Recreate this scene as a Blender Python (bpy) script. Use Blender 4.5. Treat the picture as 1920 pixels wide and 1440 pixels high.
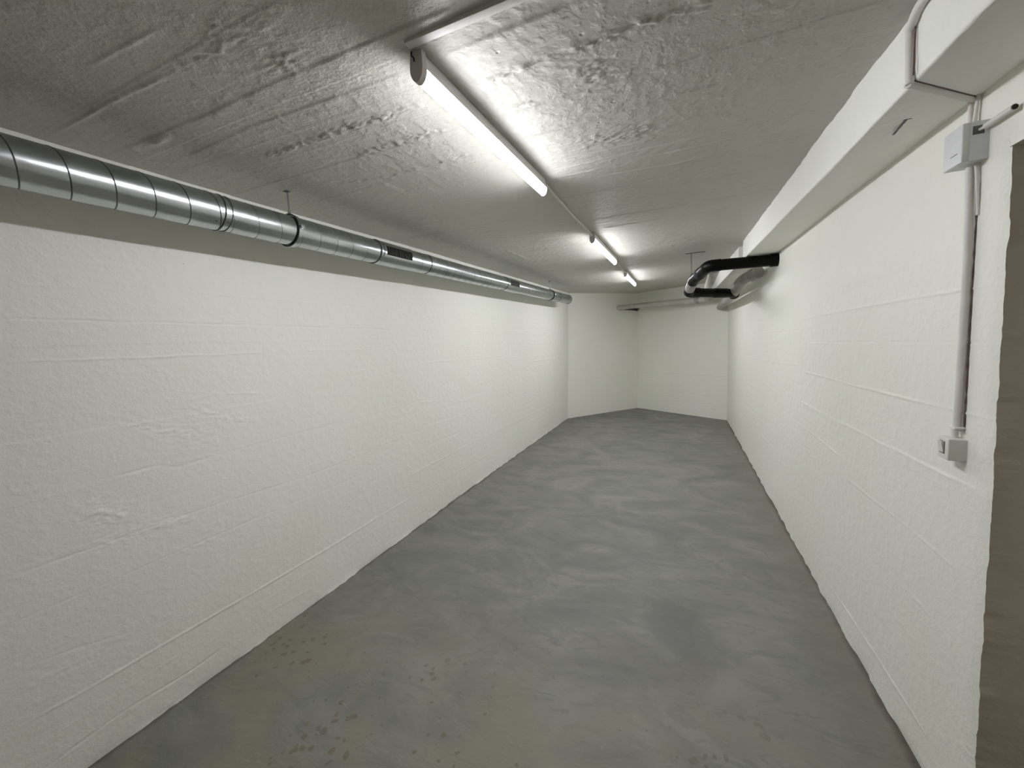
import bpy, bmesh, math, random
import numpy as np
from mathutils import Vector, Matrix

for o in list(bpy.data.objects): bpy.data.objects.remove(o)
C = bpy.context.scene.collection
SX, SY = .0051, .0475          # the slab and the ceiling both climb gently towards the far end
CAMZ = 1.71
def W(x, y, z): return Vector((x, y, z + SX*x + SY*y))

# ------------------------------------------------------------------ camera
F, YAW, PITCH, ROLL = 753.3, -.4157, -.07184, -.02563
cd = bpy.data.cameras.new('camera'); cam = bpy.data.objects.new('camera', cd); C.objects.link(cam)
cd.sensor_fit = 'HORIZONTAL'; cd.sensor_width = 36.0; cd.lens = F/1920*36; cd.clip_start = .02
cy_, sy_, cp_, sp_ = math.cos(YAW), math.sin(YAW), math.cos(PITCH), math.sin(PITCH)
fwd = Vector((sy_*cp_, cy_*cp_, sp_)); rt = Vector((cy_, -sy_, 0)); up = rt.cross(fwd)
r2 = math.cos(ROLL)*rt + math.sin(ROLL)*up; u2 = -math.sin(ROLL)*rt + math.cos(ROLL)*up
M = Matrix((r2, u2, -fwd)).transposed().to_4x4(); M.translation = Vector((0, 0, CAMZ)); cam.matrix_world = M
bpy.context.scene.camera = cam
EYE = Vector((0, 0, CAMZ))
# ------------------------------------------------------------------ light and exposure
w = bpy.data.worlds.new('world'); bpy.context.scene.world = w; w.use_nodes = True
w.node_tree.nodes['Background'].inputs[0].default_value = (.5, .52, .5, 1)
w.node_tree.nodes['Background'].inputs[1].default_value = .02
LAMP_STRENGTH = 17.0
vs = bpy.context.scene.view_settings
vs.view_transform = 'Standard'; vs.look = 'None'; vs.gamma = 1; vs.use_curve_mapping = False; vs.exposure = 3.17
try: bpy.context.scene.cycles.max_bounces = 16; bpy.context.scene.cycles.diffuse_bounces = 8
except Exception: pass

# ------------------------------------------------------------------ helpers: a pixel of the photo -> a point on a surface of the room
def ray(q):
    return fwd + r2*((q[0]-960)/F) - u2*((q[1]-720)/F)
def on_plane_z(q, z):
    d = ray(q); t = (z-CAMZ)/(d.z - SX*d.x - SY*d.y); return (d.x*t, d.y*t)
def on_wall(q, a, b):           # the upright plane x = a + b*y  ->  (y, z above floor)
    d = ray(q); t = a/(d.x - b*d.y); P = d*t
    return (P.y, P.z + CAMZ - SX*P.x - SY*P.y)

# ------------------------------------------------------------------ numpy noise
rs = np.random.RandomState(7)
TAB = rs.rand(256, 256)
def vn(x, y, s=0):
    x = np.asarray(x, float) + s*17.31; y = np.asarray(y, float) + s*5.77
    xi = np.floor(x).astype(int); yi = np.floor(y).astype(int); fx = x-xi; fy = y-yi
    fx = fx*fx*(3-2*fx); fy = fy*fy*(3-2*fy)
    g = lambda i, j: TAB[(xi+i) & 255, (yi+j) & 255]
    return (g(0,0)*(1-fx)+g(1,0)*fx)*(1-fy) + (g(0,1)*(1-fx)+g(1,1)*fx)*fy
def fbm(x, y, s=0, o=4):
    r = 0; a = 1; t = 0
    for k in range(o):
        r = r + a*vn(x*2**k, y*2**k, s+k*3); t += a; a *= .55
    return r/t*2-1
def segs(U, V, lines, seed):
    """height of board joints, cracks and nibs given as polylines in surface coordinates (metres)"""
    H = np.zeros_like(U)
    for n, (pts, amp, wd, kind) in enumerate(lines):
        wd = wd*.7
        P = [np.array(p, float) for p in pts]
        L = 0
        tot = sum(np.linalg.norm(b-a) for a, b in zip(P, P[1:])) + 1e-6
        best = np.full(U.shape, 9.); side = np.ones(U.shape); along = np.zeros(U.shape)
        lo = np.min(P, axis=0)-.12; hi = np.max(P, axis=0)+.12
        m = (U > lo[0]) & (U < hi[0]) & (V > lo[1]) & (V < hi[1])
        if not m.any(): continue
        u = U[m]; v = V[m]; wob = .004*fbm(u*6, v*6, seed+n, 3)
        bd = np.full(u.shape, 9.); sd = np.ones(u.shape); al = np.zeros(u.shape)
        for a, b in zip(P, P[1:]):
            e = b-a; l = np.linalg.norm(e)+1e-9; e = e/l
            t = (u-a[0])*e[0]+(v-a[1])*e[1]; tc = np.clip(t, 0, l)
            dx = u-a[0]-e[0]*tc; dy = v-a[1]-e[1]*tc
            d = np.hypot(dx, dy); s = e[0]*(v-a[1])-e[1]*(u-a[0])
            k = d < bd; bd[k] = d[k]; sd[k] = s[k]; al[k] = L+tc[k]; L += l
        sd = sd+wob; ab = np.where(bd > np.abs(sd)+.01, bd, np.abs(sd))
        f = np.clip(al/.08, .25, 1)*np.clip((tot-al)/.08, .25, 1)
        md = .55+.45*fbm(al*9, al*0+n, seed, 3)+.35*fbm(al*45, al*0+n*3, seed+2, 2)
        md = np.clip(md, .1, 1.6)*f
        if kind == 'ridge': h = 1.35*amp*md*np.exp(-(ab/(wd*.85))**2)
        elif kind == 'groove': h = -1.5*amp*md*np.exp(-(ab/(wd*.8))**2)
        elif kind == 'step': h = amp*md*np.where(sd > 0, 1/(1+np.exp(-sd/.002)), 1/(1+np.exp(-sd/.002)))*np.exp(-np.abs(sd)/.06)*(bd < .11)
        elif kind == 'rough':
            h = 1.15*amp*np.exp(-(ab/(wd*2.6))**2)*np.clip(fbm(u*66, v*95, seed+n, 4)*2.2+.05, -.5, 1.6)*f + amp*.5*md*np.exp(-(ab/wd)**2)
        H[m] += h
    return H
def boards(U, V, wv, seed, amp=.0012, jamp=.0012, lmin=2.4):
    """faint print of the shuttering boards: U along the boards, V across"""
    v = V/wv + .12*fbm(U*.25, V*.25, seed, 2); r = np.floor(v).astype(int); fr = v-r
    off = TAB[(r*13+seed) & 255, 5]*lmin; b = np.floor((U+off)/lmin).astype(int)
    hb = TAB[(r*7+seed*3) & 255, (b*11+seed) & 255]
    h = amp*(hb-.5)
    d = np.minimum(fr, 1-fr)*wv; nr = np.where(fr > .5, r+1, r)
    ja = TAB[(nr*29+seed) & 255, (b*3) & 255]
    msk = np.clip(fbm(U*1.3, nr*7.7, seed+4, 3)*2.2+.1, 0, 1)
    h = h + jamp*(ja-.25)*msk*np.exp(-(d/.0045)**2)*1.4
    bu = ((U+off)/lmin); db = np.minimum(bu-np.floor(bu), np.ceil(bu)-bu)*lmin
    h = h + jamp*.5*np.clip(fbm(V*4, b*3., seed+9, 2)*2, 0, 1)*np.exp(-(db/.006)**2)
    return h

# ------------------------------------------------------------------ materials
def mat(name, col, rough=.5, metal=0, spec=.5):
    m = bpy.data.materials.new(name); m.use_nodes = True
    b = m.node_tree.nodes['Principled BSDF']
    b.inputs['Base Color'].default_value = (*col, 1); b.inputs['Roughness'].default_value = rough
    b.inputs['Metallic'].default_value = metal; b.inputs['Specular IOR Level'].default_value = spec
    return m
def noise_mix(m, colA, colB, scale, detail=4, mapping=(1,1,1), lo=.35, hi=.65, bump=None, rot=(0,0,0)):
    nt = m.node_tree; N = nt.nodes; L = nt.links; b = N['Principled BSDF']
    tc = N.new('ShaderNodeTexCoord'); mp = N.new('ShaderNodeMapping'); mp.inputs['Scale'].default_value = mapping; mp.inputs['Rotation'].default_value = rot
    L.new(tc.outputs['Object'], mp.inputs[0])
    n = N.new('ShaderNodeTexNoise'); n.inputs['Scale'].default_value = scale; n.inputs['Detail'].default_value = detail
    L.new(mp.outputs[0], n.inputs['Vector'])
    r = N.new('ShaderNodeMapRange'); r.inputs[1].default_value = lo; r.inputs[2].default_value = hi; L.new(n.outputs[0], r.inputs[0])
    mx = N.new('ShaderNodeMix'); mx.data_type = 'RGBA'; mx.inputs[6].default_value = (*colA, 1); mx.inputs[7].default_value = (*colB, 1)
    L.new(r.outputs[0], mx.inputs[0]); L.new(mx.outputs[2], b.inputs['Base Color'])
    if bump:
        n2 = N.new('ShaderNodeTexNoise'); n2.inputs['Scale'].default_value = bump[0]; n2.inputs['Detail'].default_value = 5
        L.new(mp.outputs[0], n2.inputs['Vector'])
        bp = N.new('ShaderNodeBump'); bp.inputs['Distance'].default_value = bump[1]; bp.inputs['Strength'].default_value = 1
        L.new(n2.outputs[0], bp.inputs['Height']); L.new(bp.outputs[0], b.inputs['Normal'])
    return mx, mp
def concrete(name, colA, colB, axis, rough=.55, peel=.0015, grain=.0018, spec=.35):
    """painted board-marked concrete; axis = direction the boards run in (0 x, 1 y)"""
    m = mat(name, colA, rough, 0, spec); nt = m.node_tree; N = nt.nodes; L = nt.links; b = N['Principled BSDF']
    noise_mix(m, colA, colB, .9, 5)
    tc = N['Texture Coordinate']
    hs = []
    def nz(scale, dist, mapping, detail, kind='n', lo=None, hi=None):
        mp = N.new('ShaderNodeMapping'); mp.inputs['Scale'].default_value = mapping; L.new(tc.outputs['Object'], mp.inputs[0])
        if kind == 'n':
            n = N.new('ShaderNodeTexNoise'); n.inputs['Detail'].default_value = detail; o = 0
        else:
            n = N.new('ShaderNodeTexVoronoi'); o = 0
        n.inputs['Scale'].default_value = scale; L.new(mp.outputs[0], n.inputs['Vector'])
        s = n.outputs[o]
        if lo is not None:
            r = N.new('ShaderNodeMapRange'); r.inputs[1].default_value = lo; r.inputs[2].default_value = hi; L.new(s, r.inputs[0]); s = r.outputs[0]
        mu = N.new('ShaderNodeMath'); mu.operation = 'MULTIPLY'; mu.inputs[1].default_value = dist; L.new(s, mu.inputs[0]); return mu.outputs[0]
    st = [20, 20, 20]; st[axis] = .8
    hs.append(nz(1, grain, st, 6))                       # wood grain left by the boards
    hs.append(nz(130, peel*.45, (1,1,1), 2))               # orange peel of the paint
    hs.append(nz(22, peel*1.3, (1,1,1), 6, lo=.45, hi=.8)) # scraped lumps
    hs.append(nz(9, -peel*1.1, (1,1,1), 1, 'v', lo=.07, hi=.0)) # blow holes
    cur = hs[0]
    for h in hs[1:]:
        a = N.new('ShaderNodeMath'); a.operation = 'ADD'; L.new(cur, a.inputs[0]); L.new(h, a.inputs[1]); cur = a.outputs[0]
    # scattered small dark blow holes left open in the paint
    vo = N.new('ShaderNodeTexVoronoi'); vo.inputs['Scale'].default_value = 4.2; L.new(tc.outputs['Object'], vo.inputs['Vector'])
    lt = N.new('ShaderNodeMapRange'); lt.inputs[1].default_value = .018; lt.inputs[2].default_value = .010; L.new(vo.outputs['Distance'], lt.inputs[0])
    old = b.inputs['Base Color'].links[0].from_socket; mxp = N.new('ShaderNodeMix'); mxp.data_type = 'RGBA'; mxp.inputs[7].default_value = (.06, .055, .045, 1)
    L.new(lt.outputs[0], mxp.inputs[0]); L.new(old, mxp.inputs[6]); L.new(mxp.outputs[2], b.inputs['Base Color'])
    bp = N.new('ShaderNodeBump'); bp.inputs['Distance'].default_value = 1; bp.inputs['Strength'].default_value = 1
    L.new(cur, bp.inputs['Height']); L.new(bp.outputs[0], b.inputs['Normal'])
    return m
WHITE_A, WHITE_B = (.85, .85, .795), (.83, .835, .76)
m_wall = concrete('painted_concrete_wall', WHITE_A, WHITE_B, 1)
m_back = concrete('painted_concrete_end', WHITE_A, WHITE_B, 0)
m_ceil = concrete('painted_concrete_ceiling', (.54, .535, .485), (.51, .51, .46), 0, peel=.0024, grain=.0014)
m_beam = concrete('painted_concrete_beam', (.88, .88, .84), (.86, .86, .81), 1, peel=.0012, grain=.0008)
m_jamb = concrete('shaded_concrete_jamb', (.65, .60, .525), (.61, .56, .49), 1, grain=.0004)  # same paint as the walls, the doorway's shade put into a darker brown

m_front = concrete('bare_concrete_front', (.30, .28, .25), (.26, .25, .22), 0)

def floor_material():
    m = mat('trowelled_concrete_floor', (.2,.2,.19), .6, 0, .35); nt = m.node_tree; N = nt.nodes; L = nt.links; b = N['Principled BSDF']
    tc = N.new('ShaderNodeTexCoord')
    def mp(s): 
        k = N.new('ShaderNodeMapping'); k.inputs['Scale'].default_value = s; L.new(tc.outputs['Object'], k.inputs[0]); return k.outputs[0]
    def noise(vec, sc, det, dist=0, rough=.5):
        n = N.new('ShaderNodeTexNoise'); n.inputs['Scale'].default_value = sc; n.inputs['Detail'].default_value = det
        n.inputs['Distortion'].default_value = dist; n.inputs['Roughness'].default_value = rough; L.new(vec, n.inputs['Vector']); return n.outputs[0]
    def rng(s, a, b2, c=0, d=1):
        r = N.new('ShaderNodeMapRange'); r.inputs[1].default_value = a; r.inputs[2].default_value = b2; r.inputs[3].default_value = c; r.inputs[4].default_value = d
        L.new(s, r.inputs[0]); return r.outputs[0]
    def mix(f, A, B):
        x = N.new('ShaderNodeMix'); x.data_type = 'RGBA'
        if isinstance(A, tuple): x.inputs[6].default_value = (*A, 1)
        else: L.new(A, x.inputs[6])
        if isinstance(B, tuple): x.inputs[7].default_value = (*B, 1)
        else: L.new(B, x.inputs[7])
        L.new(f, x.inputs[0]); return x.outputs[2]
    def mth(op, a, b2):
        k = N.new('ShaderNodeMath'); k.operation = op; k.use_clamp = False
        for i, v in enumerate((a, b2)):
            if isinstance(v, (int, float)): k.inputs[i].default_value = v
            else: L.new(v, k.inputs[i])
        return k.outputs[0]
    v1 = mp((1, 1.6, 1)); v0 = mp((1, 1, 1))
    big = rng(noise(v1, 1.5, 6, 1.4, .55), .36, .66)
    c = mix(big, (.163, .164, .151), (.240, .239, .214))
    swirl = rng(noise(mp((1, 2.2, 1)), 3.2, 7, 2.6, .6), .54, .61)
    c = mix(mth('MULTIPLY', swirl, .55), c, (.165, .168, .16))
    # cloudy tan wear towards the entrance (-y), dust along the right-hand wall
    sp = N.new('ShaderNodeSeparateXYZ'); L.new(tc.outputs['Object'], sp.inputs[0])
    near = rng(sp.outputs[1], 2.3, 1.5)
    tan = mth('MULTIPLY', near, rng(noise(v0, 2.3, 5, .8), .38, .60, 0, .8))
    c = mix(tan, c, (.235, .215, .160))
    edge = rng(mth('ADD', sp.outputs[0], mth('MULTIPLY', sp.outputs[1], .0263)), .62, .86)
    dust = mth('MULTIPLY', edge, rng(noise(v0, 5, 5, 1), .30, .55, .25, 1.0))
    c = mix(dust, c, (.205, .192, .155))
    # small brown spots and scuffs
    spot = N.new('ShaderNodeTexVoronoi'); spot.inputs['Scale'].default_value = 19; spot.inputs['Randomness'].default_value = 1
    wv = N.new('ShaderNodeVectorMath'); wv.operation = 'ADD'
    nn = N.new('ShaderNodeTexNoise'); nn.inputs['Scale'].default_value = 16; nn.inputs['Detail'].default_value = 3; L.new(v0, nn.inputs['Vector'])
    sc = N.new('ShaderNodeVectorMath'); sc.operation = 'SCALE'; sc.inputs['Scale'].default_value = .05; L.new(nn.outputs['Color'], sc.inputs[0])
    L.new(v0, wv.inputs[0]); L.new(sc.outputs[0], wv.inputs[1]); L.new(wv.outputs[0], spot.inputs['Vector'])
    sz = rng(noise(v0, 3, 4), .42, .62, 0, .32)
    s1 = mth('MULTIPLY', rng(mth('SUBTRACT', spot.outputs['Distance'], sz), .0, -.05), near)
    c = mix(mth('MULTIPLY', s1, .75), c, (.15, .125, .085))
    fine = rng(noise(mp((1, 3, 1)), 38, 5, 1.5, .7), .60, .74)
    c = mix(mth('MULTIPLY', fine, .35), c, (.12, .115, .10))
    fine2 = rng(noise(mp((1, 4, 1)), 11, 6, 3.0, .65), .60, .68)
    c = mix(mth('MULTIPLY', fine2, .22), c, (.36, .36, .34))
    # grime caught along the foot of the walls
    gl = rng(mth('ADD', sp.outputs[0], mth('MULTIPLY', noise(v0, 7, 5), .05)), -2.255, -2.285)
    gr = rng(mth('ADD', mth('ADD', sp.outputs[0], mth('MULTIPLY', sp.outputs[1], .0263)), mth('MULTIPLY', noise(v0, 7, 5), .05)), .862, .892)
    c = mix(mth('MULTIPLY', mth('MAXIMUM', gl, gr), .75), c, (.075, .065, .048))
    L.new(c, b.inputs['Base Color'])
    L.new(rng(noise(v1, 3, 4), .3, .7, .48, .7), b.inputs['Roughness'])
    h = mth('ADD', mth('MULTIPLY', noise(v1, 3.2, 7, 2.2, .6), .008), mth('MULTIPLY', noise(v0, 60, 4), .0012))
    bp = N.new('ShaderNodeBump'); bp.inputs['Distance'].default_value = 1; bp.inputs['Strength'].default_value = .8
    L.new(h, bp.inputs['Height']); L.new(bp.outputs[0], b.inputs['Normal'])
    return m
m_floor = floor_material()
m_galv = mat('galvanised_steel', (.42, .44, .45), .25, 1)
noise_mix(m_galv, (.44, .46, .47), (.60, .62, .63), 9, 6, (1, .5, 1), .3, .7, bump=(14, .0016))
m_galvdark = mat('dull_galvanised_band', (.16, .165, .16), .5, .8); noise_mix(m_galvdark, (.13, .135, .13), (.2, .2, .19), 30)
m_seam = mat('seam_steel', (.12, .125, .125), .35, .9); noise_mix(m_seam, (.10, .105, .105), (.17, .175, .17), 12)
m_rubber = mat('black_rubber', (.012, .012, .012), .7); noise_mix(m_rubber, (.01, .01, .01), (.02, .02, .02), 40)
m_black = mat('black_plastic_pipe', (.002, .002, .002), .38, 0, .12); noise_mix(m_black, (.0016, .0016, .0018), (.003, .003, .003), 20)
m_grey = mat('dusty_grey_plastic_pipe', (.33, .325, .30), .5); noise_mix(m_grey, (.36, .355, .325), (.27, .265, .24), 9, 5)
m_far = mat('painted_pipe', (.50, .50, .45), .5); noise_mix(m_far, (.50, .50, .45), (.44, .44, .39), 7, 5)
m_slot = mat('dark_grille_opening', (.006, .006, .006), .9, 0, .05); noise_mix(m_slot, (.005, .005, .005), (.01, .01, .01), 20)
m_plastic = mat('white_painted_plastic', (.74, .735, .69), .45); noise_mix(m_plastic, (.76, .755, .71), (.70, .69, .64), 14, 4)
m_box = mat('pale_grey_plastic', (.70, .71, .72), .4); noise_mix(m_box, (.71, .72, .735), (.66, .67, .68), 14, 4)
m_cond = mat('painted_conduit', (.72, .70, .665), .45); noise_mix(m_cond, (.74, .72, .685), (.66, .64, .60), 10, 4, bump=(60, .0008))
m_body = mat('white_enamel', (.78, .77, .77), .35); noise_mix(m_body, (.79, .78, .78), (.76, .75, .75), 8, 3)
m_cap = mat('lamp_end_cap_plastic', (.62, .585, .57), .45); noise_mix(m_cap, (.63, .595, .58), (.58, .55, .54), 12, 3)
m_crack = mat('brown_crack_filler', (.10, .07, .05), .8); noise_mix(m_crack, (.09, .06, .045), (.16, .12, .1), 40)
m_emit = bpy.data.materials.new('lit_diffuser'); m_emit.use_nodes = True
_n = m_emit.node_tree.nodes; _b = _n['Principled BSDF']; _b.inputs['Base Color'].default_value = (.9, .9, .9, 1)
_b.inputs['Emission Color'].default_value = (.965, .965, 1.0, 1)
# the strip behind the diffuser throws its light downwards: the cover is brightest underneath and dims towards its upper edges
_tc = _n.new('ShaderNodeNewGeometry'); _sx = _n.new('ShaderNodeSeparateXYZ'); _mr = _n.new('ShaderNodeMapRange')
_l = m_emit.node_tree.links; _l.new(_tc.outputs['True Normal'], _sx.inputs[0]); _l.new(_sx.outputs[2], _mr.inputs[0])
_mr.inputs[1].default_value = -1.0; _mr.inputs[2].default_value = -.20; _mr.inputs[3].default_value = LAMP_STRENGTH*1.62; _mr.inputs[4].default_value = LAMP_STRENGTH*.05
_l.new(_mr.outputs[0], _b.inputs['Emission Strength'])

# ------------------------------------------------------------------ object helpers
def tag(o, label=None, cat=None, group=None, kind=None):
    for k, v in (('label', label), ('category', cat), ('group', group), ('kind', kind)):
        if v: o[k] = v
    return o
def empty(name, loc, label, cat, group=None):
    o = bpy.data.objects.new(name, None); C.objects.link(o); o.location = loc; o.empty_display_size = .05
    return tag(o, label, cat, group)
def link(name, me, m, parent=None):
    me.materials.append(m); o = bpy.data.objects.new(name, me); C.objects.link(o)
    if parent:
        o.parent = parent
        p = parent; off = Vector((0, 0, 0))
        while p: off += p.location; p = p.parent
        o.location = -off      # meshes are written in world coordinates
    return o
def recenter(o):
    """put the origin of a mesh at the middle of its bounding box"""
    me = o.data; n = len(me.vertices); a = np.empty(n*3); me.vertices.foreach_get('co', a); a = a.reshape(-1, 3)
    c = (a.min(0)+a.max(0))/2; a -= c; me.vertices.foreach_set('co', a.ravel()); me.update(); o.location += Vector(c); return o
def grid_mesh(name, P, flip=False, smooth=True):
    """P: (n, m, 3) array of points"""
    n, m = P.shape[:2]; me = bpy.data.meshes.new(name)
    idx = np.arange(n*m).reshape(n, m)
    q = np.stack([idx[:-1,:-1], idx[1:,:-1], idx[1:,1:], idx[:-1,1:]], -1).reshape(-1, 4)
    if flip: q = q[:, ::-1]
    me.vertices.add(n*m); me.vertices.foreach_set('co', P.reshape(-1))
    k = len(q); me.loops.add(k*4); me.loops.foreach_set('vertex_index', q.reshape(-1).astype(np.int32))
    me.polygons.add(k); me.polygons.foreach_set('loop_start', np.arange(0, k*4, 4, dtype=np.int32))
    me.polygons.foreach_set('use_smooth', np.full(k, smooth)); me.update(calc_edges=True); me.validate(); return me
def joinmeshes(name, mes):
    bm = bmesh.new()
    for me in mes: bm.from_mesh(me)
    o = bpy.data.meshes.new(name); bm.to_mesh(o); bm.free(); return o
def Wa(x, y, z): return np.stack([x, y, z + SX*x + SY*y], -1)
def finish(bm, name, smooth=True, angle=40):
    bmesh.ops.recalc_face_normals(bm, faces=bm.faces)
    me = bpy.data.meshes.new(name); bm.to_mesh(me); bm.free()
    if smooth:
        for p in me.polygons: p.use_smooth = True
        try: me.set_sharp_from_angle(angle=math.radians(angle))
        except Exception: pass
    return me
def tube(bm, pts, r, seg=20, caps=True, radii=None):
    pts = [Vector(p) for p in pts]; n = len(pts); rings = []
    t0 = (pts[1]-pts[0]).normalized(); ref = Vector((0, 0, 1)) if abs(t0.z) < .9 else Vector((1, 0, 0))
    a = t0.cross(ref).normalized()
    for i, p in enumerate(pts):
        t = (pts[min(i+1, n-1)]-pts[max(i-1, 0)]).normalized()
        a = (a - t*a.dot(t)).normalized(); b = t.cross(a); rr = radii[i] if radii else r
        rings.append([bm.verts.new(p + (a*math.cos(k*2*math.pi/seg) + b*math.sin(k*2*math.pi/seg))*rr) for k in range(seg)])
    for A, B in zip(rings, rings[1:]):
        for k in range(seg): bm.faces.new((A[k], A[(k+1)%seg], B[(k+1)%seg], B[k]))
    if caps: bm.faces.new(rings[0][::-1]); bm.faces.new(rings[-1])
def bend(pts, rad=.1, n=8):
    """round the corners of a polyline"""
    pts = [Vector(p) for p in pts]; out = [pts[0]]
    for a, b, c in zip(pts, pts[1:], pts[2:]):
        r = min(rad, (a-b).length*.49, (c-b).length*.49); p = b+(a-b).normalized()*r; q = b+(c-b).normalized()*r
        for i in range(n+1):
            t = i/n; out.append(p*(1-t)**2 + b*2*t*(1-t) + q*t*t)
    out.append(pts[-1]); return out
def box(bm, lo, hi, bev=.0):
    """axis-aligned box in room coordinates (z above the sloping floor)"""
    b2 = bmesh.new(); bmesh.ops.create_cube(b2, size=1)
    for v in b2.verts: v.co = Vector([(lo[i]+hi[i])/2 + v.co[i]*(hi[i]-lo[i]) for i in range(3)])
    if bev: bmesh.ops.bevel(b2, geom=b2.edges[:]+b2.verts[:], offset=bev, segments=3, affect='EDGES', profile=.6)
    for v in b2.verts: v.co = W(*v.co)
    me = bpy.data.meshes.new('t'); b2.to_mesh(me); b2.free(); bm.from_mesh(me); bpy.data.meshes.remove(me)
def ring_pts(c, ax, r, n=40, a0=0, a1=2*math.pi):
    ax = ax.normalized(); e1 = ax.cross(Vector((0, 0, 1))).normalized(); e2 = e1.cross(ax)
    return [c + (e1*math.cos(a0+(a1-a0)*i/n) + e2*math.sin(a0+(a1-a0)*i/n))*r for i in range(n+1)]

# ------------------------------------------------------------------ the room's planes
H = 2.5695
ZB = 2.3855
XLA, XRA, XRB = -2.316, .8686, -.02628
YB = [(-2.0, 8.02)]
def XL(y): return np.interp(y, [-2, .7, 1.9, 3.8, 7.15, 8.02], [-2.316, -2.308, -2.298, -2.322, -2.305, -2.297])
def XLt(y): return np.interp(y, [-2, .66, 1.69, 2.93, 7.07, 8.0], [-2.314, -2.314, -2.324, -2.285, -2.27, -2.25])
def XR(y): return XRA + XRB*y
def XRf(y): return np.interp(y, [-2, 1.9, 2.84, 4.7, 8.362], [.92, .821, .787, .747, .652])
def XRt(y): return np.interp(y, [-2, 1.627, 2.215, 2.9, 4.67, 8.362], [.915, .826, .808, .791, .762, .652])
PL, PD, PR = (-2.297, 8.022), (-1.066, 9.43), (.652, 8.362)     # corners of the far end

def px_l(*pts): return [on_wall(p, XLA, 0) for p in pts]
def px_r(*pts): return [on_wall(p, XRA, XRB) for p in pts]
def px_c(*pts): return [(x, y) for x, y in (on_plane_z(p, H) for p in pts)]
def px_f(*pts): return [on_plane_z(p, 0) for p in pts]

LEFT = [
 (px_l((0,597),(250,604),(500,611)), .0032, .006, 'groove'), (px_l((250,606),(500,613)), .0018, .006, 'ridge'),
 (px_l((500,611),(700,617),(748,621)), .003, .006, 'groove'),
 (px_l((775,620),(942,625)), .002, .006, 'groove'), (px_l((942,625),(1036,628)), .002, .007, 'ridge'),
 (px_l((7,680),(250,671),(497,661)), .0035, .006, 'ridge'), (px_l((560,659),(700,655),(748,652)), .002, .007, 'ridge'),
 (px_l((497,640),(502,668),(503,697)), .0035, .005, 'groove'), (px_l((748,600),(749,622),(750,655),(756,755),(760,814)), .002, .006, 'groove'),
 (px_l((326,544),(500,560),(640,573)), .002, .006, 'ridge'), (px_l((640,570),(1036,598)), .0012, .006, 'ridge'),
 (px_l((330,756),(406,738),(500,737)), .003, .006, 'ridge'), (px_l((201,896),(295,872),(333,875),(413,851)), .003, .008, 'groove'),
 (px_l((413,851),(520,822),(640,790)), .0015, .006, 'groove'),
 (px_l((21,795),(118,780)), .002, .008, 'ridge'), (px_l((177,784),(222,780)), .002, .008, 'rough'),
 (px_l((0,1086),(202,1016),(375,955),(562,897),(700,845)), .003, .006, 'groove'), (px_l((150,1030),(375,965)), .003, .02, 'rough'),
 (px_l((0,1176),(187,1097),(337,1031),(562,937),(700,880)), .0025, .005, 'groove'), (px_l((337,1031),(420,1000)), .003, .008, 'rough'),
 (px_l((45,1357),(187,1277),(337,1189),(480,1106),(600,1035),(708,969)), .0042, .008, 'ridge'),
 (px_l((82,1440),(232,1331),(367,1249),(435,1200)), .0035, .006, 'groove'),
 (px_l((487,1155),(574,1106)), .003, .006, 'ridge'), (px_l((56,1245),(140,1215),(240,1185)), .002, .006, 'groove'),
 (px_l((783,681),(870,674),(942,667)), .003, .006, 'ridge'), (px_l((839,650),(1036,644)), .0018, .005, 'groove'),
 (px_l((985,645),(1036,644)), .004, .008, 'ridge'), (px_l((989,678),(1037,673)), .004, .008, 'ridge'), (px_l((1025,691),(1037,689)), .004, .008, 'ridge'),
 (px_l((864,700),(928,688)), .0022, .006, 'groove'), (px_l((700,840),(758,821)), .0025, .006, 'groove'), (px_l((761,814),(790,805)), .004, .006, 'groove'),
 (px_l((805,799),(917,760)), .0032, .006, 'ridge'), (px_l((917,760),(1025,724)), .002, .006, 'groove'),
 (px_l((797,836),(886,800)), .0025, .006, 'groove'), (px_l((700,881),(727,869)), .003, .008, 'ridge'),
 (px_l((764,892),(914,815),(1037,756)), .0035, .007, 'ridge'), (px_l((769,932),(894,864),(978,817)), .0025, .006, 'ridge'),
 (px_l((708,969),(769,933)), .004, .008, 'ridge'), (px_l((922,783),(1033,739)), .0022, .006, 'groove'),
 (px_l((780,754),(870,752)), .003, .01, 'rough'), (px_l((330,760),(480,790)), .0025, .02, 'rough'), (px_l((130,950),(260,975)), .003, .03, 'rough'),
 (px_l((60,1270),(130,1255)), .004, .02, 'rough'), (px_l((230,790),(420,830)), .0022, .03, 'rough'), (px_l((740,1060),(790,1045)), .003, .02, 'rough'),
]
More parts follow.
